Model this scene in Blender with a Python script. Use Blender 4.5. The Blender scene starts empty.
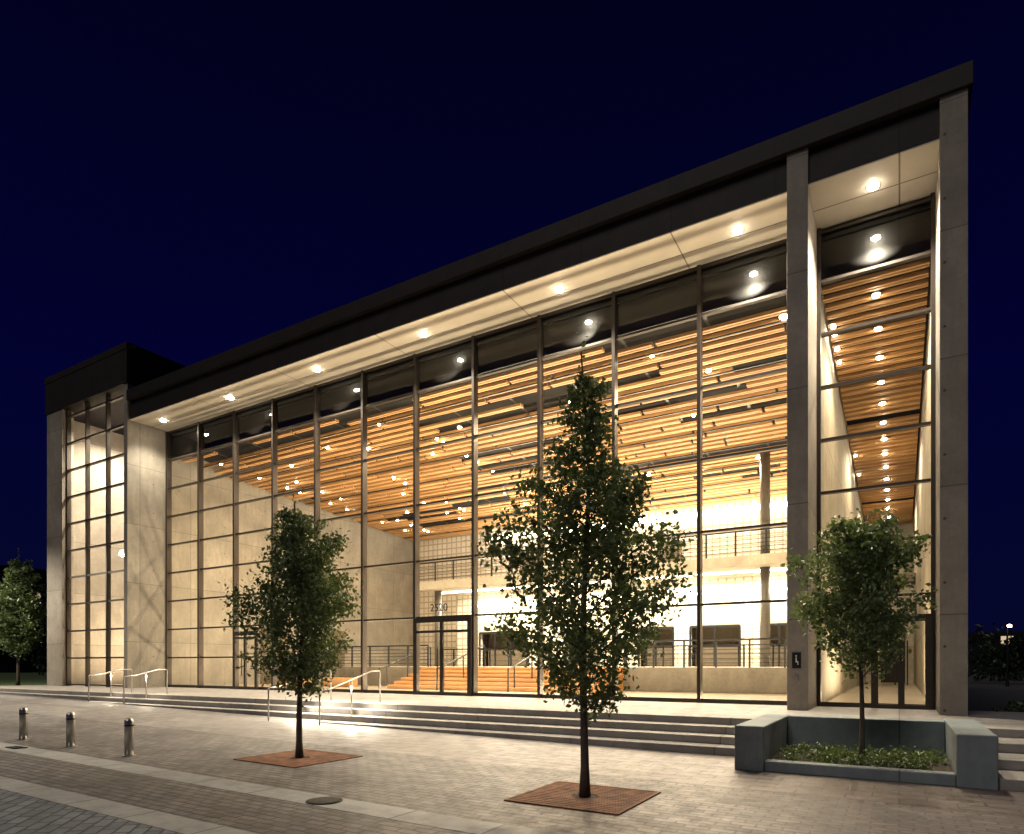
import bpy, bmesh, math, random
import numpy as np
from mathutils import Vector, Matrix
random.seed(7); rng=np.random.default_rng(7)
sc=bpy.context.scene
sc.view_settings.view_transform='Standard'; sc.view_settings.look='None'; sc.view_settings.exposure=0
R=math.radians

# ---------------------------------------------------------------- materials
class NT:
    def __init__(s,name):
        s.m=bpy.data.materials.new(name); s.m.use_nodes=True
        s.t=s.m.node_tree; s.n=s.t.nodes; s.l=s.t.links
        s.b=s.n['Principled BSDF']; s.out=s.n['Material Output']
    def node(s,t,**k):
        n=s.n.new(t)
        for a,v in k.items(): setattr(n,a,v)
        return n
    def link(s,a,b): s.l.new(a,b)
    def math(s,op,a,b=None,c=None):
        n=s.node('ShaderNodeMath',operation=op)
        for i,v in enumerate((a,b,c)):
            if v is None: continue
            if isinstance(v,(int,float)): n.inputs[i].default_value=v
            else: s.link(v,n.inputs[i])
        return n.outputs[0]
    def mix(s,f,a,b,mode='MIX'):
        n=s.node('ShaderNodeMix',data_type='RGBA',blend_type=mode)
        for i,v in ((0,f),(6,a),(7,b)):
            if isinstance(v,(int,float)): n.inputs[i].default_value=v
            elif isinstance(v,tuple): n.inputs[i].default_value=(*v[:3],1)
            else: s.link(v,n.inputs[i])
        return n.outputs[2]
    def pos(s,perm='XYZ'):
        tc=s.node('ShaderNodeTexCoord')
        if perm=='XYZ': return tc.outputs['Object']
        sp=s.node('ShaderNodeSeparateXYZ'); cb=s.node('ShaderNodeCombineXYZ')
        s.link(tc.outputs['Object'],sp.inputs[0])
        for i,c in enumerate(perm): s.link(sp.outputs['XYZ'.index(c)],cb.inputs[i])
        return cb.outputs[0]
    def noise(s,scale,detail=5,rough=.6,vec=None,stretch=None):
        v=vec if vec is not None else s.pos()
        if stretch:
            mp=s.node('ShaderNodeMapping'); s.link(v,mp.inputs[0]); mp.inputs['Scale'].default_value=stretch; v=mp.outputs[0]
        n=s.node('ShaderNodeTexNoise'); s.link(v,n.inputs['Vector'])
        n.inputs['Scale'].default_value=scale; n.inputs['Detail'].default_value=detail; n.inputs['Roughness'].default_value=rough
        return n.outputs['Fac']
    def ramp(s,f,a,b,lo=0.,hi=1.):
        n=s.node('ShaderNodeMapRange'); s.link(f,n.inputs[0])
        n.inputs[1].default_value=a; n.inputs[2].default_value=b; n.inputs[3].default_value=lo; n.inputs[4].default_value=hi
        return n.outputs[0]
    def bump(s,h,st=.3,d=.01):
        n=s.node('ShaderNodeBump'); n.inputs['Strength'].default_value=st; n.inputs['Distance'].default_value=d
        s.link(h,n.inputs['Height']); s.link(n.outputs[0],s.b.inputs['Normal'])
    def brick(s,vec,w,h,mortar,off=.5,c1=(1,1,1),c2=(.8,.8,.8),cm=(0,0,0)):
        n=s.node('ShaderNodeTexBrick'); s.link(vec,n.inputs['Vector'])
        n.inputs['Scale'].default_value=1; n.inputs['Brick Width'].default_value=w; n.inputs['Row Height'].default_value=h
        n.inputs['Mortar Size'].default_value=mortar; n.offset=off
        n.inputs['Color1'].default_value=(*c1,1); n.inputs['Color2'].default_value=(*c2,1); n.inputs['Mortar'].default_value=(*cm,1)
        return n
    def set(s,**k):
        for a,v in k.items():
            s.b.inputs[a.replace('_',' ')].default_value=v
def simple(name,col,rough=.5,metal=0,var=.15,scale=6):
    m=NT(name); f=m.noise(scale)
    c=m.mix(m.ramp(f,.3,.7),tuple(x*(1-var) for x in col),tuple(min(1,x*(1+var)) for x in col))
    m.link(c,m.b.inputs['Base Color']); m.set(Roughness=rough,Metallic=metal); return m.m
def emit(name,col,st):
    m=NT(name); m.set(Emission_Strength=st); m.b.inputs['Emission Color'].default_value=(*col,1); m.b.inputs['Base Color'].default_value=(*col,1); return m.m
def concrete(name,perm,base,pw=2.6,ph=2.8,holes=True,off=0,joint=.012):
    m=NT(name); v=m.pos(perm)
    mp=m.node('ShaderNodeMapping'); m.link(v,mp.inputs[0]); mp.inputs['Location'].default_value=(off,.0,0); v=mp.outputs[0]
    br=m.brick(v,pw,ph,joint,off=0,c1=(1,1,1),c2=(.80,.79,.78),cm=(.3,.29,.28))
    n1=m.noise(.9,6,.65); n2=m.noise(7,6,.7); n3=m.noise(2.2,5,.6,vec=v,stretch=(3,.35,1)); n4=m.noise(60,2,.5)
    c=m.mix(m.ramp(n1,.3,.7),tuple(x*.70 for x in base),tuple(x*1.18 for x in base))
    c=m.mix(1.0,c,br.outputs['Color'],'MULTIPLY')
    c=m.mix(m.ramp(n2,.35,.75,0,.45),c,tuple(x*.5 for x in base))
    c=m.mix(m.ramp(n3,.45,.8,0,.55),c,tuple(x*.5 for x in base))
    c=m.mix(m.ramp(n4,.58,.7,0,.35),c,tuple(x*.35 for x in base))
    if holes:
        sp=m.node('ShaderNodeSeparateXYZ'); m.link(v,sp.inputs[0])
        fx=m.math('SUBTRACT',m.math('FRACT',m.math('DIVIDE',sp.outputs[0],pw/2)),.5)
        fy=m.math('SUBTRACT',m.math('FRACT',m.math('DIVIDE',sp.outputs[1],ph/2)),.5)
        dx=m.math('MULTIPLY',fx,pw/2); dy=m.math('MULTIPLY',fy,ph/2)
        d=m.math('SQRT',m.math('ADD',m.math('MULTIPLY',dx,dx),m.math('MULTIPLY',dy,dy)))
        c=m.mix(m.math('LESS_THAN',d,.03),c,tuple(x*.2 for x in base))
    m.link(c,m.b.inputs['Base Color']); m.set(Roughness=.75)
    m.bump(n2,.25,.01); return m.m

WARM=(1,.80,.52); WARM2=(1,.89,.70)
M={}
M['conc_y']=concrete('concrete_front','XZY',(.33,.285,.235),off=1.1)
M['conc_x']=concrete('concrete_side','YZX',(.30,.27,.22),off=.55)
M['conc_pl']=concrete('planter_concrete','XZY',(.24,.28,.29),pw=3.5,ph=5,holes=False)
M['wall_x']=concrete('lobby_plaster_side','YZX',(.50,.45,.36),pw=2.6,ph=2.8,holes=False,joint=.02)
def fascia():
    m=NT('dark_bronze_panel'); v=m.pos('XZY'); br=m.brick(v,2.631,3,.012,off=0,c1=(1,1,1),c2=(.8,.8,.8),cm=(.3,.3,.3))
    n=m.noise(2,5); c=m.mix(m.ramp(n,.3,.7),(.014,.010,.009),(.024,.017,.014)); c=m.mix(1.,c,br.outputs[0],'MULTIPLY')
    m.link(c,m.b.inputs['Base Color']); m.set(Roughness=.6,Metallic=.0); m.b.inputs['Specular IOR Level'].default_value=.2; return m.m
M['fascia']=fascia()
def soffit():
    m=NT('soffit_panels'); mp=m.pos(); br=m.brick(mp,2.631*2,2.6,.02,off=0,c1=(.56,.51,.43),c2=(.50,.455,.38),cm=(.12,.1,.08))
    n=m.noise(1.5,4); c=m.mix(m.ramp(n,.35,.7,0,.3),br.outputs[0],(.37,.33,.265)); m.link(c,m.b.inputs['Base Color']); m.set(Roughness=.6); return m.m
M['soffit']=soffit()
M['mull']=simple('bronze_mullion',(.045,.035,.028),.4,.5)
M['dark']=simple('dark_plenum',(.006,.005,.004),.9)
M['spandrel']=simple('dark_spandrel',(.010,.008,.007),.3,var=.02)
M['room']=simple('office_interior',(.10,.075,.045),.6)
M['black']=simple('black_metal',(.015,.015,.015),.4,.3)
M['colg']=simple('column_paint',(.10,.09,.075),.5)
M['steel']=simple('brushed_steel',(.5,.48,.45),.32,1)
def glass():
    m=NT('window_glass'); m.n.remove(m.b)
    tr=m.node('ShaderNodeBsdfTransparent'); tr.inputs[0].default_value=(.97,.97,.95,1)
    gl=m.node('ShaderNodeBsdfGlossy'); gl.inputs['Roughness'].default_value=.01; gl.inputs[0].default_value=(.9,.95,1,1)
    n=m.noise(.35,2,.5); bp=m.node('ShaderNodeBump'); bp.inputs['Strength'].default_value=.12; bp.inputs['Distance'].default_value=.05; m.link(n,bp.inputs['Height']); m.link(bp.outputs[0],gl.inputs['Normal'])
    fr=m.node('ShaderNodeFresnel'); fr.inputs[0].default_value=1.5
    mx=m.node('ShaderNodeMixShader'); m.link(fr.outputs[0],mx.inputs[0]); m.link(tr.outputs[0],mx.inputs[1]); m.link(gl.outputs[0],mx.inputs[2])
    m.link(mx.outputs[0],m.out.inputs[0]); return m.m
M['glass']=glass()
def wood(name,a,b):
    m=NT(name); n=m.noise(2.0,6,.7,stretch=(.5,9,9)); n2=m.noise(.5,3)
    at=m.node('ShaderNodeAttribute',attribute_name='rnd')
    c=m.mix(m.ramp(n,.3,.7),a,b); c=m.mix(m.ramp(n2,.35,.65,0,.4),c,tuple(x*.6 for x in a))
    c=m.mix(m.math('MULTIPLY',at.outputs['Fac'],.6),c,tuple(x*.4 for x in a))
    m.link(c,m.b.inputs['Base Color']); m.set(Roughness=.5); return m.m
M['slat']=wood('ceiling_wood',(.52,.27,.10),(.72,.43,.19))
M['woodstep']=wood('stair_wood',(.48,.23,.07),(.62,.33,.12))
def tilewall():
    m=NT('perforated_block_wall'); v=m.pos('XZY'); br=m.brick(v,.42,.42,.05,off=0,c1=(.64,.58,.48),c2=(.57,.51,.42),cm=(.33,.28,.20))
    n=m.noise(.6,4); c=m.mix(m.ramp(n,.35,.7,0,.3),br.outputs[0],(.40,.35,.27))
    m.link(c,m.b.inputs['Base Color']); m.set(Roughness=.6); m.bump(br.outputs['Fac'],.5,-.02); return m.m
M['tile']=tilewall()
def floorm():
    m=NT('polished_floor'); br=m.brick(m.pos(),2.631,2.6,.015,off=0,c1=(.45,.38,.29),c2=(.40,.34,.26),cm=(.2,.16,.12)); m.link(br.outputs[0],m.b.inputs['Base Color']); m.set(Roughness=.25); return m.m
M['floor']=floorm()
M['bulb']=emit('lamp_face',WARM2,160)
M['cove']=emit('cove_light',WARM2,16)

def pave(name,bw,bh,c1,c2,cm,mort,dirt,off=.5,rot=0,red=None,rough=.6,bs=.4,r0=-7,r1=.5):
    m=NT(name); mp=m.node('ShaderNodeMapping'); m.link(m.pos(),mp.inputs[0]); mp.inputs['Rotation'].default_value=(0,0,R(rot))
    br=m.brick(mp.outputs[0],bw,bh,mort,off=off,c1=c1,c2=c2,cm=cm)
    c=br.outputs[0]
    n1=m.noise(.45,6,.65); n2=m.noise(3.5,6,.7); n3=m.noise(30,3,.6); n4=m.noise(1.1,4,.75,stretch=(.35,1,1))
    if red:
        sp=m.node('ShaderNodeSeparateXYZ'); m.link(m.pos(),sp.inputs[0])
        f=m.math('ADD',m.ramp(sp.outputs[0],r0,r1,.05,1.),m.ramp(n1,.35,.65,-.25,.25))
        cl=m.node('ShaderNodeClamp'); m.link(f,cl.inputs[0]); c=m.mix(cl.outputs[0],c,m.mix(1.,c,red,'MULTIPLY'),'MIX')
    c=m.mix(m.ramp(n1,.38,.68,0,dirt),c,tuple(x*.4 for x in c1))
    c=m.mix(m.ramp(n2,.48,.75,0,dirt),c,tuple(x*.35 for x in c2))
    c=m.mix(m.ramp(n4,.55,.7,0,dirt),c,tuple(x*.3 for x in c2))
    c=m.mix(m.ramp(n3,.3,.8,0,.3),c,tuple(x*.45 for x in c2))
    m.link(c,m.b.inputs['Base Color']); m.link(m.ramp(n2,.3,.7,rough-.15,rough+.15),m.b.inputs['Roughness'])
    h=m.math('ADD',m.math('MULTIPLY',br.outputs['Fac'],-1.),m.math('MULTIPLY',n3,.4)); m.bump(h,bs,.012); return m.m
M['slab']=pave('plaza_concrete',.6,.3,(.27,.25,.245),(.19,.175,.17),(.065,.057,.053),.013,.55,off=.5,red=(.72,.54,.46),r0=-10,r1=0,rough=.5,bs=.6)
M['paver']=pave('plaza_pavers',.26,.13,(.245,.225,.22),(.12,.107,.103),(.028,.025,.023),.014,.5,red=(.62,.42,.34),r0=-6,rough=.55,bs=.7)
M['street']=pave('street_pavers',.30,.15,(.25,.285,.315),(.125,.15,.17),(.03,.034,.038),.015,.4,rot=45,bs=.7)
M['band']=pave('kerb_concrete',1.2,3,(.43,.43,.42),(.34,.34,.335),(.08,.08,.08),.014,.4,off=0)
M['step']=pave('step_concrete',3,9,(.35,.32,.29),(.29,.265,.24),(.10,.09,.08),.012,.5,off=0)
M['ground']=simple('ground_dark',(.05,.05,.05),.9)
M['grass']=simple('grass_blades',(.05,.08,.02),.9,0,.5,20)
M['rust']=simple('rusted_iron',(.17,.065,.026),.85,.0,.6,5)
M['soil']=simple('soil',(.03,.018,.012),.95,0,.4,20)
M['bark']=simple('bark',(.075,.058,.045),.9,0,.4,14)
def leafm(name,a,b,tl):
    m=NT(name); at=m.node('ShaderNodeAttribute',attribute_name='rnd'); c=m.mix(at.outputs['Fac'],a,b)
    m.link(c,m.b.inputs['Base Color']); m.set(Roughness=.4)
    tr=m.node('ShaderNodeBsdfTranslucent'); m.link(m.mix(.5,c,tl),tr.inputs[0])
    mx=m.node('ShaderNodeMixShader'); mx.inputs[0].default_value=.35; m.link(m.b.outputs[0],mx.inputs[1]); m.link(tr.outputs[0],mx.inputs[2]); m.link(mx.outputs[0],m.out.inputs[0]); return m.m
M['leaf']=leafm('leaf_green',(.038,.070,.026),(.19,.25,.11),(.14,.19,.02))
M['leafd']=leafm('leaf_dark',(.01,.02,.008),(.03,.05,.015),(.03,.05,.01))

# ---------------------------------------------------------------- mesh helpers
def obj(name,me,parent=None,mats=()):
    o=bpy.data.objects.new(name,me); sc.collection.objects.link(o)
    for m in mats: me.materials.append(m)
    if parent: o.parent=parent
    return o
def empty(name):
    o=bpy.data.objects.new(name,None); sc.collection.objects.link(o); return o
class B:
    def __init__(s): s.v=[]; s.f=[]
    def box(s,x0,x1,y0,y1,z0,z1):
        i=len(s.v)
        s.v+=[(x0,y0,z0),(x1,y0,z0),(x1,y1,z0),(x0,y1,z0),(x0,y0,z1),(x1,y0,z1),(x1,y1,z1),(x0,y1,z1)]
        s.f+=[tuple(i+k for k in q) for q in ((0,3,2,1),(4,5,6,7),(0,1,5,4),(1,2,6,5),(2,3,7,6),(3,0,4,7))]; return s
    def quad(s,*p):
        i=len(s.v); s.v+=list(p); s.f.append(tuple(range(i,i+len(p)))); return s
    def tube(s,pts,rad,n=8):
        pts=[Vector(p) for p in pts]
        if isinstance(rad,(int,float)): rad=[rad]*len(pts)
        base=len(s.v); k=len(pts); up=None
        for j,p in enumerate(pts):
            d=(pts[min(j+1,k-1)]-pts[max(j-1,0)]).normalized()
            if up is None:
                up=Vector((1,0,0)) if abs(d.x)<.8 else Vector((0,1,0))
            a=d.cross(up).normalized(); b=a.cross(d).normalized(); up=b
            for q in range(n):
                t=2*math.pi*q/n; s.v.append(tuple(p+(a*math.cos(t)+b*math.sin(t))*rad[j]))
        for j in range(k-1):
            for q in range(n):
                s.f.append((base+j*n+q,base+j*n+(q+1)%n,base+(j+1)*n+(q+1)%n,base+(j+1)*n+q))
        s.f.append(tuple(base+q for q in range(n))[::-1]); s.f.append(tuple(base+(k-1)*n+q for q in range(n))); return s
    def lathe(s,prof,n=20,c=(0,0)):
        base=len(s.v)
        for r,z in prof:
            for q in range(n):
                t=2*math.pi*q/n; s.v.append((c[0]+r*math.cos(t),c[1]+r*math.sin(t),z))
        for j in range(len(prof)-1):
            for q in range(n): s.f.append((base+j*n+q,base+j*n+(q+1)%n,base+(j+1)*n+(q+1)%n,base+(j+1)*n+q))
        s.f.append(tuple(base+(len(prof)-1)*n+q for q in range(n))); s.f.append(tuple(base+q for q in range(n))[::-1]); return s
    def make(s,name,mat,parent=None,bevel=0,smooth=False,rnd=0):
        me=bpy.data.meshes.new(name); me.from_pydata(s.v,[],s.f); me.update()
        if smooth:
            for p in me.polygons: p.use_smooth=True
        if rnd:
            at=me.attributes.new('rnd','FLOAT','FACE'); n=len(s.f); at.data.foreach_set('value',np.repeat(rng.random(n//rnd+1),rnd)[:n].astype(np.float32))
        o=obj(name,me,parent,[M[mat]])
        if bevel:
            md=o.modifiers.new('bevel','BEVEL'); md.width=bevel; md.segments=2
        return o

def g(x): return max(0,min(.45,(-x-4)*.014))
def sheet(name,mat,x0,x1,y0,y1,off,parent=None):
    xs=[x0]+[c for c in (-36.143,-4.) if x0<c<x1]+[x1]; b=B()
    for a,c in zip(xs[:-1],xs[1:]): b.quad((a,y0,g(a)+off),(c,y0,g(c)+off),(c,y1,g(c)+off),(a,y1,g(a)+off))
    return b.make(name,mat,parent)

# ---------------------------------------------------------------- ground
sheet('ground','ground',-700,700,-300,900,-.02)
sheet('plaza_pavement','slab',-60,30,9.3,12.9,0)
sheet('paver_pavement','paver',-60,30,5.9,9.3,0)
sheet('kerb_band','band',-60,30,5.42,5.9,.004)
sheet('paver_strip_pavement','paver',-60,30,4.25,5.42,0)
sheet('street_edge_band','band',-60,30,3.85,4.25,.004)
sheet('street','street',-60,30,-12,3.85,0)
sheet('lawn','grass',-120,-40.2,10,60,.02)

# steps + platform
st=B()
for k,y in enumerate((12.5,12.97,13.43)): st.box(-40,-2.31,y,14.6,-.3 if k==0 else .15*k+.0,.15*(k+1))
st.make('exterior_steps','step',bevel=.012)
st=B()
for k,y in enumerate((11.0,11.95,12.9)): st.box(1.17,12,y,14.6,-.3 if k==0 else .15*k,.15*(k+1))
st.make('exterior_steps','step',bevel=.012)
B().box(-40.2,12.2,13.9,19.0,-.3,.6).make('entrance_terrace_pavement','step',bevel=.012)

# ---------------------------------------------------------------- performance hall
H=empty('performance_hall')
YF,YG=17.05,19.05
XL,XR0,XR1=-31.3,.76,1.27
P0,P1=-2.36,-1.885
TOP=14.62; SOF=13.27
B().box(-39,1.27,19.1,48,.3,.597).make('lobby_floor','floor',H)
B().box(XR0,XR1,YF,48,.55,14.14).make('end_pier_wall','conc_y',H,bevel=.01)
B().box(P0,P1,YF,YG-.08,.55,14.14).make('front_pier','conc_y',H,bevel=.01)
B().box(P0+.02,P1-.003,YG+.08,47,.598,12.6).make('corridor_wall','wall_x',H)
B().box(XR0-.012,XR0-.002,YG+.1,47,.598,12.6).make('corridor_wall_lining','wall_x',H)
rf=B(); rf.box(-31.24,1.36,16.97,48.2,14.145,TOP); rf.box(-31.24,1.34,16.99,17.2,TOP,TOP+.03); rf.make('roof_cap','fascia',H,bevel=.01)
fs=B(); fs.box(-31.24,P0-.002,17.15,17.35,SOF+.035,14.142); fs.box(P1+.002,XR0-.002,17.15,17.35,SOF+.035,14.142)
fs.make('roof_fascia','fascia',H)
sf=B(); sf.box(-31.24,P0-.002,17.13,YG+.02,SOF-.0,SOF+.03); sf.box(P1+.002,XR0-.002,17.13,YG+.02,SOF,SOF+.03); sf.make('soffit','soffit',H)
B().box(-31.24,XR1-.02,YG+.05,48,13.0,14.14).make('roof_deck','dark',H)
B().box(-31.2,XR0-.02,YG+.12,YG+.3,12.0,12.99).make('plenum_bulkhead','spandrel',H)
B().box(-31.2,XR0,47.3,48,.6,13).make('rear_wall','conc_y',H)
B().box(XR0-2.6,XR0-.014,46.9,47.25,.6,12).make('corridor_end_wall','wall_x',H)

W=(P0-XL)/11
mx=[P0-W*k for k in range(0,12)]
mu=B()
for k,x in enumerate(mx):
    if k==0: x-=.05
    if k==11: x+=.05
    mu.box(x-.05,x+.05,YG-.14,YG+.12,.6,SOF-.002)
rows14=[2.05+1.4*k for k in range(8)]
for k in range(11):
    xa,xb=mx[k+1]+.053,mx[k]-.053
    rows=rows14 if k>=7 else [3.45,5.55,7.65,9.75,11.85]
    for z in rows: mu.box(xa,xb,YG-.07,YG+.07,z-.032,z+.032)
    mu.box(xa,xb,YG-.09,YG+.08,.601,.72)
    mu.box(xa,xb,YG-.09,YG+.08,SOF-.1,SOF-.003)
for x in (P1+.05,XR0-.05): mu.box(x-.045,x+.045,YG-.1,YG+.1,.6,SOF-.002)
for z in rows14[1:]+[13.15]: mu.box(P1+.1,XR0-.1,YG-.07,YG+.07,z-.035,z+.035)
mu.box(P1+.1,XR0-.1,YG-.09,YG+.08,.601,.72)
def door(xa,xb,zt,leaf=True,mid=True):
    y0,y1=YG-.22,YG-.142
    mu.box(xa,xa+.16,y0,y1,.6,zt); mu.box(xb-.16,xb,y0,y1,.6,zt); mu.box(xa+.16,xb-.16,y0,y1,zt-.18,zt)
    mu.box(xa+.16,xb-.16,y0,y1,.601,.70)
    if mid:
        c=(xa+xb)/2; mu.box(c-.07,c+.07,y0,y1,.70,zt-.18)
        for s in (-1,1): mu.box(c+s*.13-.015,c+s*.13+.015,y0-.07,y0-.04,1.2,2.3)
    mu.box(xa+.16,xb-.16,y0+.01,y1-.01,2.86,2.95)
door(mx[5]+.02,mx[4]-.02,3.42)
door(mx[9]+.06,mx[8]-.9,3.2)
door(-.62,XR0-.06,2.95)
mu.make('curtain_wall_mullions','mull',H)
gp=B()
for k in range(11):
    gp.quad((mx[k+1],YG,.6),(mx[k],YG,.6),(mx[k],YG,SOF),(mx[k+1],YG,SOF))
gp.quad((P1,YG,.6),(XR0,YG,.6),(XR0,YG,SOF),(P1,YG,SOF))
gp.make('curtain_wall_glass','glass',H)

# ceiling slats
def cz(y): return 12.0-(y-19.5)*.058
sl=B(); y=19.75; i=0
while y<46.5:
    z=cz(y)
    if y<37.9:
        x=-31.1-random.random()*4
        while x<P0-.1:
            L=random.choice((2.6,3.9,5.3,7.9)); xe=min(x+L,P0-.05); xs=max(x,-31.1)
            if xe-xs>.3 and random.random()>.10:
                for off in (-.085,.055):
                    sl.box(xs,xe,y+off-.042,y+off+.042,z-.05,z+.05)
            x=xe+.12
    if random.random()>.06:
        for off in (-.085,.055): sl.box(P1+.05,XR0-.1,y+off-.042,y+off+.042,z-.05,z+.05)
    y+=.46
sl.make('wood_slat_ceiling','slat',H,rnd=12)
pl=B(); 
pl.quad((-31.2,19.4,cz(19.4)+.45),(XR0-.02,19.4,cz(19.4)+.45),(XR0-.02,47.2,cz(47.2)+.45),(-31.2,47.2,cz(47.2)+.45)); pl.make('ceiling_plenum','dark',H)
bm=B()
for k in range(1,11):
    x=mx[k]; bm.quad((x-.05,19.5,cz(19.5)+.07),(x+.05,19.5,cz(19.5)+.07),(x+.05,38,cz(38)+.07),(x-.05,38,cz(38)+.07))
for k in range(8):
    yy=20.6+k*2.3; bm.box(-31,P0-.1,yy-.035,yy+.035,cz(yy)-.10,cz(yy)-.056)
bm.make('ceiling_track_beams','black',H)

# lobby left wall / tower
B().box(-31.6,XL,YF,38.6,.55,15.0).make('tower_side_wall','conc_x',H,bevel=.01)
tw=B(); tw.box(-39,-37.4,YF,17.6,.4,15.0); tw.box(-39,-38.6,17.602,30,.4,15.0); tw.make('tower_pier','conc_y',H,bevel=.01)
B().box(-39.06,-31.26,17.0,30.1,15.003,16.6).make('tower_parapet','fascia',H)
B().box(-39.09,-31.23,16.97,30.2,16.603,16.92).make('tower_cap','fascia',H,bevel=.01)
B().box(-38.58,-31.62,24,24.3,.6,15).make('tower_back_wall','conc_y',H)
B().box(-38.58,-31.62,29.7,30,.4,15).make('tower_rear_wall','conc_y',H)
ts=B(); ts.box(-35.2,-31.62,21.6,23.9,7.5,7.85); ts.box(-35.2,-31.62,21.55,21.6,8.8,8.86)
for k in range(7): ts.box(-35.2+k*.58,-35.16+k*.58,21.55,21.6,7.85,8.8)
ts.make('tower_gallery','black',H)
tm=B(); xs=[-37.4+k*(5.8/3) for k in range(4)]
for k,x in enumerate(xs):
    x+= .04 if k==0 else (-.04 if k==3 else 0); tm.box(x-.045,x+.045,17.25,17.45,.6,14.998)
for k in range(3):
    for z in [.68]+[2.05+1.4*j for j in range(10)]:
        if z<14.9: tm.box(xs[k]+.05,xs[k+1]-.05,17.28,17.42,z-.04,z+.04)
tm.make('tower_mullions','mull',H)
B().quad((-37.4,17.35,.6),(-31.6,17.35,.6),(-31.6,17.35,15),(-37.4,17.35,15)).make('tower_glass','glass',H)

# lobby interior
B().box(-31.2,P0-.0,38.0,38.4,.6,12.2).make('lobby_back_wall','tile',H)
lw=B()
ops=[(-22.6,-19.2),(-16.6,-14.6),(-12.2,-10.3),(-9.4,-6.9),(-5.9,-4.2)]
cur=-24.4; z0,zo=1.6,3.7
for a,b in ops:
    lw.box(cur,a,34,34.3,z0,6.1); lw.box(a,b,34,34.3,zo,6.1); cur=b
lw.box(cur,P0,34,34.3,z0,6.1); lw.box(-24.4,-24.1,34.3,38,z0,6.1)
lw.make('lower_lobby_wall','tile',H)
dk=B(); fr=B()
for a,b in ops:
    dk.box(a,b,35.0,35.1,z0,zo); dk.box(a+.3,b-.2,34.5,34.9,z0,z0+1.0)
    n=max(2,int((b-a)/.9)); 
    for k in range(n+1):
        x=a+(b-a)*k/n; fr.box(x-.05,x+.05,33.95,34.0,z0,zo)
    fr.box(a,b,33.94,33.99,zo-.08,zo+.04); fr.box(a,b,33.95,33.99,z0+1.0,z0+1.06)
dk.make('box_office_interior','room',H); fr.make('inner_door_frames','black',H)
B().box(-24.5,P0,30,37.99,6.1,6.55).make('balcony_slab','wall_x',H)
B().box(-31.2,P0,26,37.98,.61,1.6).make('raised_lobby_floor','wall_x',H)
# side gallery and doors on the far left wall of the lobby
gl_=B()
for a,b in ((24.5,26.5),(29,31)): gl_.box(XL+.002,XL+.05,a,b,1.6 if a>26 else .6,3.9)
gl_.box(-31.2,-24.5,37.9,37.985,7.0,9.4) if False else None
gl_.make('side_wall_doors','room',H)
ws=B()
for k in range(6): ws.box(-20.5,-10.0,23.0+.5*k,25.99,.605+.166*k,.605+.166*(k+1))
ws.make('wood_stairs','woodstep',H,rnd=6)
rl=B()
def railX(x0,x1,y,z,h=1.05,n=6):
    c=max(1,round((x1-x0)/1.3))
    for k in range(c+1):
        x=x0+(x1-x0)*k/c; rl.box(x-.035,x+.035,y-.035,y+.035,z,z+h)
    for j in range(1,n): rl.box(x0,x1,y-.014,y+.014,z+h*j/n-.014,z+h*j/n+.014)
    rl.box(x0,x1,y-.05,y+.05,z+h,z+h+.07)
railX(-24.4,P0-.05,30.08,6.55); railX(-10,P0-.05,26.1,1.6); railX(-31,-20.5,26.1,1.6)
railX(-24.4,P0-.05,31.9,1.6,1.0,3)
for x in (-20.5,-17.2,-13.6,-10.0):
    rl.tube([(x,22.5,.6),(x,22.5,1.55),(x,22.9,1.6),(x,26,2.6),(x,26.3,2.6),(x,26.3,1.6)],.035,8)
    rl.tube([(x,23.0,.75),(x,23,1.6)],.03,6); rl.tube([(x,24.5,1.1),(x,24.5,2.1)],.03,6)
rl.make('lobby_railings','black',H)
cl=B()
for x,z0_,z1_ in ((-5.2,6.55,11.4),(-5.2,1.6,6.1),(-23.6,1.6,6.1)):
    cl.lathe([(.22,z0_),(.22,z1_)],16,(x,31.0))
cl.make('lobby_columns','colg',H,smooth=True)
uw=B()
for a,b in ((-12.5,-11.0),(-22,-20.5)): uw.box(a,b,37.9,37.99,7.2,9.0)
uw.make('upper_wall_openings','room',H)
cv=B(); cv.box(-24,P0-.3,37.6,37.75,10.25,10.5); cv.make('upper_cove_light','cove',H)
cv=B(); cv.box(-24,P0-.3,31.6,31.8,6.02,6.09)
for x in (-22,-18,-13.5,-9.2,-4.6): cv.box(x-.9,x+.9,33.6,33.8,5.3,5.42)
cv.make('balcony_cove_light','cove',H)
br=B(); br.box(P1,XR0-.02,40,42,6.1,6.5); br.make('corridor_bridge','conc_y',H)
br=B(); br.box(-1.0,.3,46.8,46.88,.6,3.6); br.make('corridor_end_door','spandrel',H)
ct=B()
for x in (-27.5,-24.2): ct.box(x-.9,x+.9,23.4,24.0,.6,1.05)
ct.make('lobby_benches','woodstep',H,rnd=6)

def text(name,s,size,loc,mat,parent):
    cu=bpy.data.curves.new(name,'FONT'); cu.body=s; cu.size=size; cu.extrude=.01
    t=bpy.data.objects.new('tmp',cu); sc.collection.objects.link(t); bpy.context.view_layer.update()
    me=bpy.data.meshes.new_from_object(t.evaluated_get(bpy.context.evaluated_depsgraph_get())); bpy.data.objects.remove(t)
    me.materials.clear(); o=obj(name,me,parent,[M[mat]]); o.location=loc; o.rotation_euler=(R(90),0,0); return o
text('building_number','2520',.40,(-14.85,YG-.03,3.66),'black',H)

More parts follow.
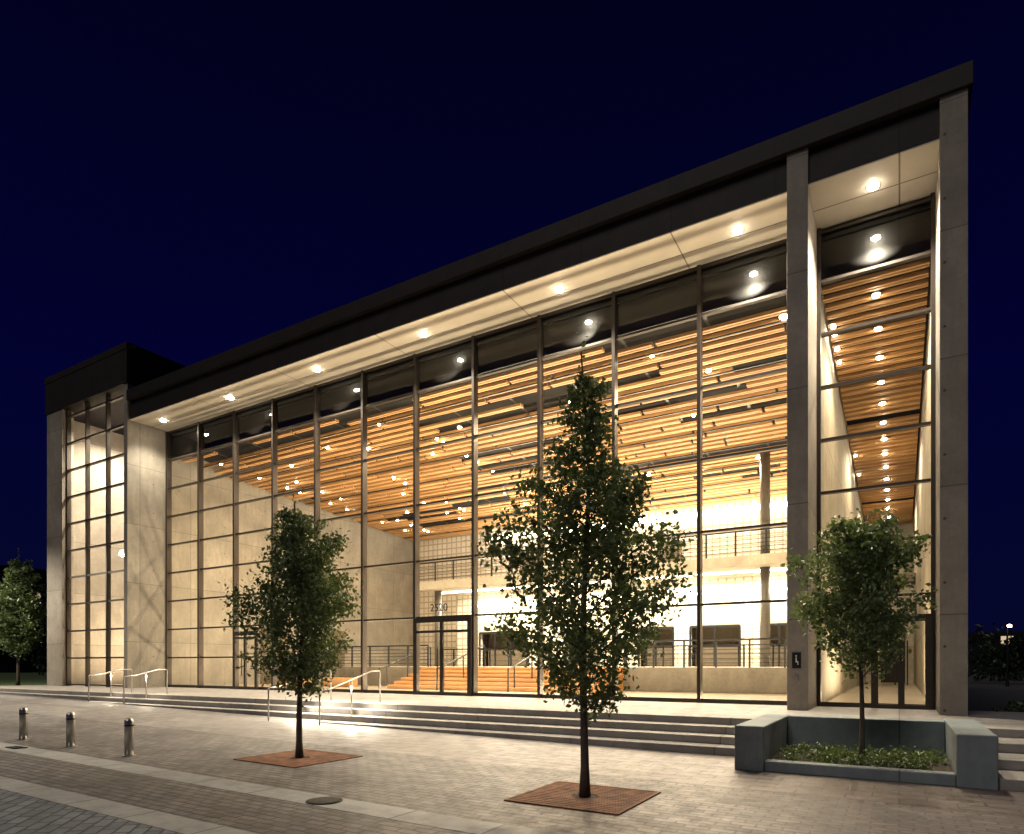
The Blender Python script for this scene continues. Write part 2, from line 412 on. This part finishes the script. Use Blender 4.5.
S=empty('accessible_entrance_sign')
B().box(-2.24,-2.04,YF-.02,YF-.002,1.62,2.0).make('plate','black',S)
M['white']=simple('white_paint',(.8,.8,.78),.5)
ic=B(); ic.box(-2.16,-2.135,YF-.026,YF-.021,1.78,1.88); ic.box(-2.16,-2.10,YF-.026,YF-.021,1.76,1.785); ic.box(-2.115,-2.10,YF-.026,YF-.021,1.70,1.76); ic.box(-2.165,-2.13,YF-.026,YF-.021,1.90,1.93); ic.make('wheelchair_icon','white',S)
B().box(-2.2,-2.1,YF-.03,YF-.002,1.3,1.48).make('push_button','steel',S)

# ---------------------------------------------------------------- lights
def spot(name,loc,power,size=150,blend=.5,col=WARM,rad=.06,rot=(0,0,0),parent=H):
    l=bpy.data.lights.new(name,'SPOT'); l.energy=power; l.spot_size=R(size); l.spot_blend=blend; l.color=col; l.shadow_soft_size=rad
    o=bpy.data.objects.new(name,l); sc.collection.objects.link(o); o.location=loc; o.rotation_euler=rot; o.parent=parent; return o
def area(name,loc,power,sx,sy,rot,col=WARM):
    l=bpy.data.lights.new(name,'AREA'); l.shape='RECTANGLE'; l.size=sx; l.size_y=sy; l.energy=power; l.color=col
    o=bpy.data.objects.new(name,l); sc.collection.objects.link(o); o.location=loc; o.rotation_euler=rot; o.parent=H; return o
fx=B(); rim=B()
def fixture(x,y,z,r=.09):
    fx.lathe([(r*.5,z-.05),(r,z-.03),(r,z-.004)],16,(x,y)); rim.lathe([(r*1.4,z-.003),(r*1.4,z+.05)],16,(x,y))
for x in (-.55,-3.7,-9,-14.3,-19.6,-24.9,-29.9):
    fixture(x,17.95,SOF-.005,.12); spot('soffit_downlight',(x,17.95,SOF-.10),3300 if x>-29 else 1400,120,.8,WARM2)
for yy in (22.5,31.5):
    for k in range(5):
        x=-5.6-k*5.2
        fixture(x,yy,cz(yy)-.07,.08); spot('lobby_downlight',(x,yy,cz(yy)-.16),(3300,3400,3300,2700,1800)[k],155,.7,WARM)
for k in range(14):
    yy=20.5+k*1.85; fixture(-.55,yy,cz(yy)-.065,.09)
    if k%5==1: spot('corridor_downlight',(-.55,yy,cz(yy)-.16),1300,150,.6,WARM)
for k in range(5): fixture(-2.9,20.4+k*1.7,cz(20.4+k*1.7)-.065,.11)
for k in range(60):
    x=-29.5+5.3*random.randint(0,5)+random.choice((0,1.3)); yy=19.8+.46*random.randint(2,38); fixture(x,yy,cz(yy)-.06,.06)
for x in (-36,-33):
    fixture(x,20.5,14.98,.09); spot('tower_downlight',(x,20.0,14.9),4800,150,.6,WARM2)
area('tower_fill',(-34.5,20.5,.63),1300,5,.3,(R(180),0,0),WARM)  # added upward fill to brighten the tower interior, not a real fixture
fx.make('downlight_lenses','bulb',H); rim.make('downlight_rims','steel',H)
for x,p in ((-25,900),(-17,1700),(-8,2100)):
    area('floor_fill',(x,21.0,.62),p,7,.25,(R(180),0,0),WARM)  # added fill aimed up to brighten the slat ceiling, no fixture there
area('floor_fill',(-.55,24,.62),420,.3,5,(R(180),0,0),WARM)  # same added fill, for the corridor slats
for x in (-18.5,-8): area('balcony_fill',(x,33,6.6),2000,8,.25,(R(180),0,0),WARM2)  # added fill above the balcony floor, brightens the ceiling
for x in (-18.5,-8): area('under_balcony_light',(x,32.2,6.08),1900,9,.3,(0,0,0),WARM2)

# ---------------------------------------------------------------- planter
PL=empty('concrete_planter')
pb=B(); pb.box(-2.3,-1.85,10.9,13.88,-.05,.72); pb.box(.68,1.15,10.9,13.88,-.05,.74); pb.box(-1.848,.678,13.45,13.88,-.05,.72); pb.box(-1.848,.678,10.95,11.2,-.05,.17)
pb.make('planter_walls','conc_pl',PL,bevel=.02)
B().box(-1.84,.67,11.2,13.44,-.02,.14).make('planter_soil','soil',PL)

def leafmesh(name,centers,size,mat,parent,flat=.0,aspect=.6,shade=None):
    n=len(centers); c=np.asarray(centers)
    d=rng.normal(size=(n,3)); d[:,2]-=.4; d/=np.linalg.norm(d,axis=1)[:,None]
    e=np.cross(d,rng.normal(size=(n,3))); e/=np.linalg.norm(e,axis=1)[:,None]
    s=(size*(.65+.7*rng.random(n)))[:,None]
    nn=np.cross(d,e)
    v=np.stack([c-d*s*.5,c+e*s*aspect*.5+nn*s*.08,c+d*s*.5,c-e*s*aspect*.5+nn*s*.08],1).reshape(-1,3)
    me=bpy.data.meshes.new(name); f=np.arange(n*4).reshape(-1,4)
    me.from_pydata(v.tolist(),[],f.tolist()); me.update()
    r=rng.random(n)**1.5
    if shade is not None: r=np.clip(.6*r+.55*shade,0,1)
    at=me.attributes.new('rnd','FLOAT','FACE'); at.data.foreach_set('value',r.astype(np.float32))
    return obj(name,me,parent,[M[mat]])
pc=[]
for k in range(90):
    cx,cy=random.uniform(-1.7,.55),random.uniform(11.3,13.2); r=random.uniform(.08,.16)
    for j in range(45): pc.append((cx+random.gauss(0,r*.6),cy+random.gauss(0,r*.6),.15+abs(random.gauss(0,r*.5))))
leafmesh('planter_shrubs',pc,.06,'leaf',None)

# ---------------------------------------------------------------- trees
def tree(name,loc,prof,trunk_r,nleaf,leafsize,lean=0,lobes=(),seed=1,nbr=30,mat='leaf',spread=.13):
    rd=random.Random(seed); E=empty(name); E.location=loc
    hs=[p[0] for p in prof]; Ht=hs[-1]; h0=hs[0]
    def rad(h): return float(np.interp(h,hs,[p[1] for p in prof]))
    b=B(); tp=[]; tr=[]
    def tx(h): return (math.sin(h*1.3+seed)*.035*h/2+lean*h/Ht, math.cos(h*1.1+seed*2)*.03*h/2)
    for k in range(15):
        h=Ht*.97*k/14; tp.append((*tx(h),h-.03)); tr.append(trunk_r*(1-.88*(k/14)**.9)+(.02 if k==0 else 0)+.004)
    b.tube(tp,tr,10); pts=[]
    for k in range(nbr):
        h=h0*.88+(Ht-h0)*((k+.3)/nbr)*.90; az=k*2.399+rd.uniform(-.4,.4)
        L0=rad(min(Ht,h+.25)); rise=.35+.35*rd.random(); L=max(.09,rad(min(Ht,h+L0*.6))*rd.choice((.65,.85,1.0,1.08)))
        hh=h+L*.6
        for (la,lh,lw,lf) in lobes:
            da=(az-la+math.pi)%(2*math.pi)-math.pi
            L*=1+lf*math.exp(-(da/.8)**2-((hh-lh)/lw)**2)
        L=min(L,1.12)
        x0,y0=tx(h); P=[]; n=6
        for j in range(n+1):
            t=j/n; rr=L*t; z=h+L*(rise+.35)*t*(1-.15*t)
            P.append((x0+math.cos(az+.25*math.sin(3*t+k))*rr,y0+math.sin(az+.25*math.sin(3*t+k))*rr,min(z,Ht)))
        r0=trunk_r*.32*(1-.6*h/Ht); b.tube(P,[max(.003,r0*(1-.85*j/n)) for j in range(n+1)],5)
        bw=rd.choice((.6,.9,1.3))
        for j in range(1,n+1):
            if j>1: pts.append((P[j],.4*L*bw,rd.random()))
            for q in range(3):
                a2=az+rd.choice((-1,1))*rd.uniform(.4,1.4); l2=L*rd.uniform(.2,.42)*(1.1-.5*j/n)
                e2=rd.uniform(-.3,.9); p=P[j]; Q=[p]
                for w in (.5,1.): Q.append((p[0]+math.cos(a2)*l2*w,p[1]+math.sin(a2)*l2*w,min(Ht,p[2]+l2*w*e2)))
                b.tube(Q,[.006,.004,.002],4)
                sh=rd.random()
                pts.append((Q[1],.7*L*bw,sh)); pts.append((Q[2],1.2*L*bw,sh))
    for k in range(8):
        x,y=tx(Ht-.08*k); pts.append(((x,y,Ht-.08*k),.08+.015*k,.5))
    b.make('trunk_and_limbs','bark',E,smooth=True)
    w=np.array([p[1]*rd.uniform(.05,1.)**1.3 for p in pts]); w/=w.sum(); P=np.array([p[0] for p in pts]); S_=np.array([p[2] for p in pts])
    idx=rng.choice(len(pts),nleaf,p=w)
    sp=np.clip(np.array([rad(min(Ht,max(h0+.3,p[2]))) for p in P])*.20,.04,1)[idx][:,None]
    c=P[idx]+rng.normal(size=(nleaf,3))*np.minimum(spread,sp)
    leafmesh('foliage',c,leafsize,mat,E,shade=S_[idx]); return E
def grate(x,y,s=.72):
    G=empty('tree_grate'); z=g(x)
    b=B(); n=40; hole=.17
    for k in range(n):
        a=-s+2*s*(k+.1)/n; e=-s+2*s*(k+.9)/n
        c=(a+e)/2; w=math.sqrt(hole*hole-c*c) if abs(c)<hole else 0.0
        if w: segs=[(-s,-w),(w,s)]
        else: segs=[(-s,s)]
        for (q0,q1) in segs:
            b.box(x+a,x+e,y+q0,y+q1,z,z+.012)
    m=16
    for k in range(m+1):
        q=-s+2*s*k/m
        if abs(q)<hole+.02: b.box(x-s,x-hole,y+q-.018,y+q+.018,z+.001,z+.0135); b.box(x+hole,x+s,y+q-.018,y+q+.018,z+.001,z+.0135)
        else: b.box(x-s,x+s,y+q-.018,y+q+.018,z+.001,z+.0135)
    b.box(x-s-.04,x-s-.002,y-s-.04,y+s+.04,z,z+.016); b.box(x+s+.002,x+s+.04,y-s-.04,y+s+.04,z,z+.016)
    b.box(x-s,x+s,y-s-.04,y-s-.002,z,z+.016); b.box(x-s,x+s,y+s+.002,y+s+.04,z,z+.016)
    o=b.make('bars','rust',G)
    for v in o.data.vertices: v.co.z+= g(v.co.x)-z
    B().quad((x-s,y-s,g(x-s)+.005),(x+s,y-s,g(x+s)+.005),(x+s,y+s,g(x+s)+.005),(x-s,y+s,g(x-s)+.005)).make('pit_soil','soil',G)
LA=math.pi+.5
tree('street_tree',(-3.48,7.67,0),[(1.2,.3),(1.7,.75),(2.3,1.02),(2.9,1.05),(3.5,.88),(4.0,.60),(4.5,.42),(5.1,.28),(5.6,.15),(6.0,.03)],.055,13500,.08,lobes=((LA,3.0,.6,.25),(.5,2.8,.5,.1),(LA+1.2,3.9,.35,-.4)),seed=3,nbr=46,spread=.10)
grate(-3.48,7.67)
tree('street_tree',(-9.0,7.85,g(-9.0)),[(1.2,.4),(1.6,.75),(2.2,.9),(2.8,.85),(3.4,.66),(4.0,.40),(4.65,.04)],.055,13500,.08,seed=5,nbr=42,spread=.10)
grate(-9.0,7.85)
tree('street_tree',(-.54,12.3,.14),[(1.5,.4),(1.9,.85),(2.5,.95),(3.0,.9),(3.5,.65),(4.2,.06)],.042,11500,.085,seed=8,nbr=36,spread=.10)
tree('street_tree',(-43.9,17.7,.45),[(2.0,.8),(3.2,1.05),(4.6,1.1),(6.,.8),(8.,.1)],.09,10000,.16,seed=9,nbr=34,spread=.22)

# ---------------------------------------------------------------- street furniture
for x in (-15.5,-13.6,-11.6):
    E=empty('bollard'); z=g(x)
    B().lathe([(.075,z-.05),(.075,z+.60),(.068,z+.63),(.05,z+.65),(.02,z+.66)],20,(x,6.35)).make('post','steel',E,smooth=True)
    B().lathe([(.11,z),(.11,z+.012)],20,(x,6.35)).make('base_plate','steel',E)
    B().lathe([(.078,z+.52),(.078,z+.545)],20,(x,6.35)).make('reveal_ring','black',E)
def handrail(x,y0,y1):
    E=empty('handrail'); b=B(); zg=g(x); zt=.6
    def zz(y): return max(zg,0)+.92 + (zt-zg)*min(1,max(0,(y-12.5)/1.4))
    b.tube([(x,y0,zg-.0),(x,y0,zz(y0)-.05),(x,y0+.03,zz(y0)),(x,y0+.35,zz(y0)),(x,y1-.35,zz(y1)),(x,y1-.03,zz(y1)),(x,y1,zz(y1)-.05),(x,y1,zt)],.022,10)
    b.tube([(x,(y0+y1)/2,.3),(x,(y0+y1)/2,(zz(y0)+zz(y1))/2)],.02,8)
    b.make('rail','steel',E,smooth=True)
    return E
for x in (-15,-13):
    E=handrail(x,12.0,14.3); spot('rail_light',(x+.03,13.1,1.12),190,165,.6,WARM2,.02,parent=E); spot('rail_light',(x+.03,13.9,1.4),170,165,.6,WARM2,.02,parent=E)
for x in (-26.3,-23.9):
    E=handrail(x,12.9,14.5); spot('rail_light',(x+.03,13.7,1.3),70,165,.6,WARM2,.02,parent=E)
MH=empty('manhole_cover'); hx,hy=-6.05,5.66; z=g(hx)+.004
B().lathe([(.22,z+.002),(.22,z+.010)],32,(hx,hy)).make('frame','black',MH)
mb=B()
for k in range(-4,5):
    w=math.sqrt(max(0,.19**2-(k*.042)**2)); mb.box(hx-w,hx+w,hy+k*.042-.012,hy+k*.042+.012,z+.010,z+.016)
mb.make('ribs','colg',MH)
DR=empty('drain_cover'); z=g(-14.2)
B().box(-14.4,-14.0,5.6,5.8,z+.0,z+.02).make('grid','black',DR)

# ---------------------------------------------------------------- background
def bgbuilding(x0,x1,y0,y1,h,seed):
    E=empty('distant_building'); B().box(x0,x1,y0,y1,0,h).make('walls','spandrel',E)
    b=B(); rd=random.Random(seed)
    nz=int(h/3.5)
    for k in range(nz):
        for j in range(int((x1-x0)/3)):
            if rd.random()<.14: b.box(x0+1+j*3,x0+2.6+j*3,y0-.05,y0-.01,1.5+k*3.5,2.8+k*3.5)
    for k in range(nz):
        for j in range(int((y1-y0)/3)):
            if rd.random()<.2: b.box(x1+.01,x1+.05,y0+1+j*3,y0+2.6+j*3,1.5+k*3.5,2.8+k*3.5)
    if b.v: b.make('lit_windows','winlit',E)
M['winlit']=emit('distant_window',WARM,.5); M['lampglow']=emit('distant_lamp',(1,.75,.45),30)
bgbuilding(-150,-118,45,75,17,3); bgbuilding(10,26,130,150,7,5); bgbuilding(-230,-170,60,100,14,6)
dt=[]
def blob(cx,cy,cz_,r,n):
    for k in range(n):
        v=Vector((random.gauss(0,1),random.gauss(0,1),random.gauss(0,.8))).normalized()*r*random.random()**.4
        dt.append((cx+v.x,cy+v.y,max(.2,cz_+v.z)))
for k in range(30): blob(random.uniform(3,34),random.uniform(70,90),random.uniform(1.5,3.2),random.uniform(1.6,2.6),260)
for k in range(22): blob(random.uniform(-130,-75),random.uniform(30,60),random.uniform(1.5,3.5),random.uniform(1.6,2.6),260)
leafmesh('distant_tree_row',dt,.5,'leafd',None)
hd=[]
for k in range(4500):
    x=random.uniform(2.2,14); hd.append((x,random.uniform(21,22.5),.1+random.random()*(.45+.12*math.sin(x*3)+.1*math.sin(x*7.3))))
leafmesh('hedge',hd,.12,'leaf',None)
tree('street_tree',(4.55,31,0),[(1.2,.3),(1.7,.7),(2.3,.8),(2.9,.5),(3.4,.05)],.05,4000,.14,seed=12,nbr=20,mat='leafd',spread=.14)
def lamp(x,y,h,power=0):
    E=empty('street_lamp'); b=B(); b.lathe([(.14,0),(.08,.6),(.06,h)],10,(x,y)); b.tube([(x,y,h),(x,y-.6,h+.25),(x,y-1.2,h+.2)],.05,6); b.make('pole','black',E)
    B().lathe([(.05,h+.22),(.14,h+.15),(.14,h+.05),(.06,h)],12,(x,y-1.2)).make('lantern','lampglow',E)
    if power: spot('tree_fill_light',(x,y-1.2,h-.05),power,170,.4,WARM2,.2,parent=E)  # only for the added lamp beside the left tree
for x,y,h in ((7.3,64,4.6),(11.2,88,4.0),(12.6,82,3.0),(-100,34,5),(-92,28,4.5),(-110,40,6)): lamp(x,y,h)
lamp(-43.5,12.5,9,7500)  # added lamp out of frame, placed to brighten the left tree

# ---------------------------------------------------------------- world / sun / camera
w=bpy.data.worlds.new('World'); sc.world=w; w.use_nodes=True; t=w.node_tree; bg=t.nodes['Background']
tc=t.nodes.new('ShaderNodeTexCoord'); sp=t.nodes.new('ShaderNodeSeparateXYZ'); t.links.new(tc.outputs['Generated'],sp.inputs[0])
rp=t.nodes.new('ShaderNodeValToRGB'); t.links.new(sp.outputs[2],rp.inputs[0])
e=rp.color_ramp.elements; e[0].position=0; e[0].color=(.0020,.0026,.022,1); e[1].position=.75; e[1].color=(.0006,.0005,.009,1)
m_=rp.color_ramp.elements.new(.35); m_.color=(.0008,.0009,.028,1)
t.links.new(rp.outputs[0],bg.inputs[0]); bg.inputs[1].default_value=1
s=bpy.data.lights.new('night_fill','SUN'); s.energy=.72; s.angle=R(25); s.color=(1,.94,.87)  # added night fill, stands in for unseen street lamps behind the camera
so=bpy.data.objects.new('night_fill',s); sc.collection.objects.link(so); so.rotation_euler=(R(42),0,R(-12))
c=bpy.data.cameras.new('camera'); co=bpy.data.objects.new('camera',c); sc.collection.objects.link(co)
co.location=(0,0,1.7); co.rotation_euler=(R(90),0,R(30.8)); c.lens=22.85; c.sensor_width=36; c.sensor_fit='HORIZONTAL'; c.shift_y=.242; c.clip_end=2000; c.clip_start=.05
sc.camera=co
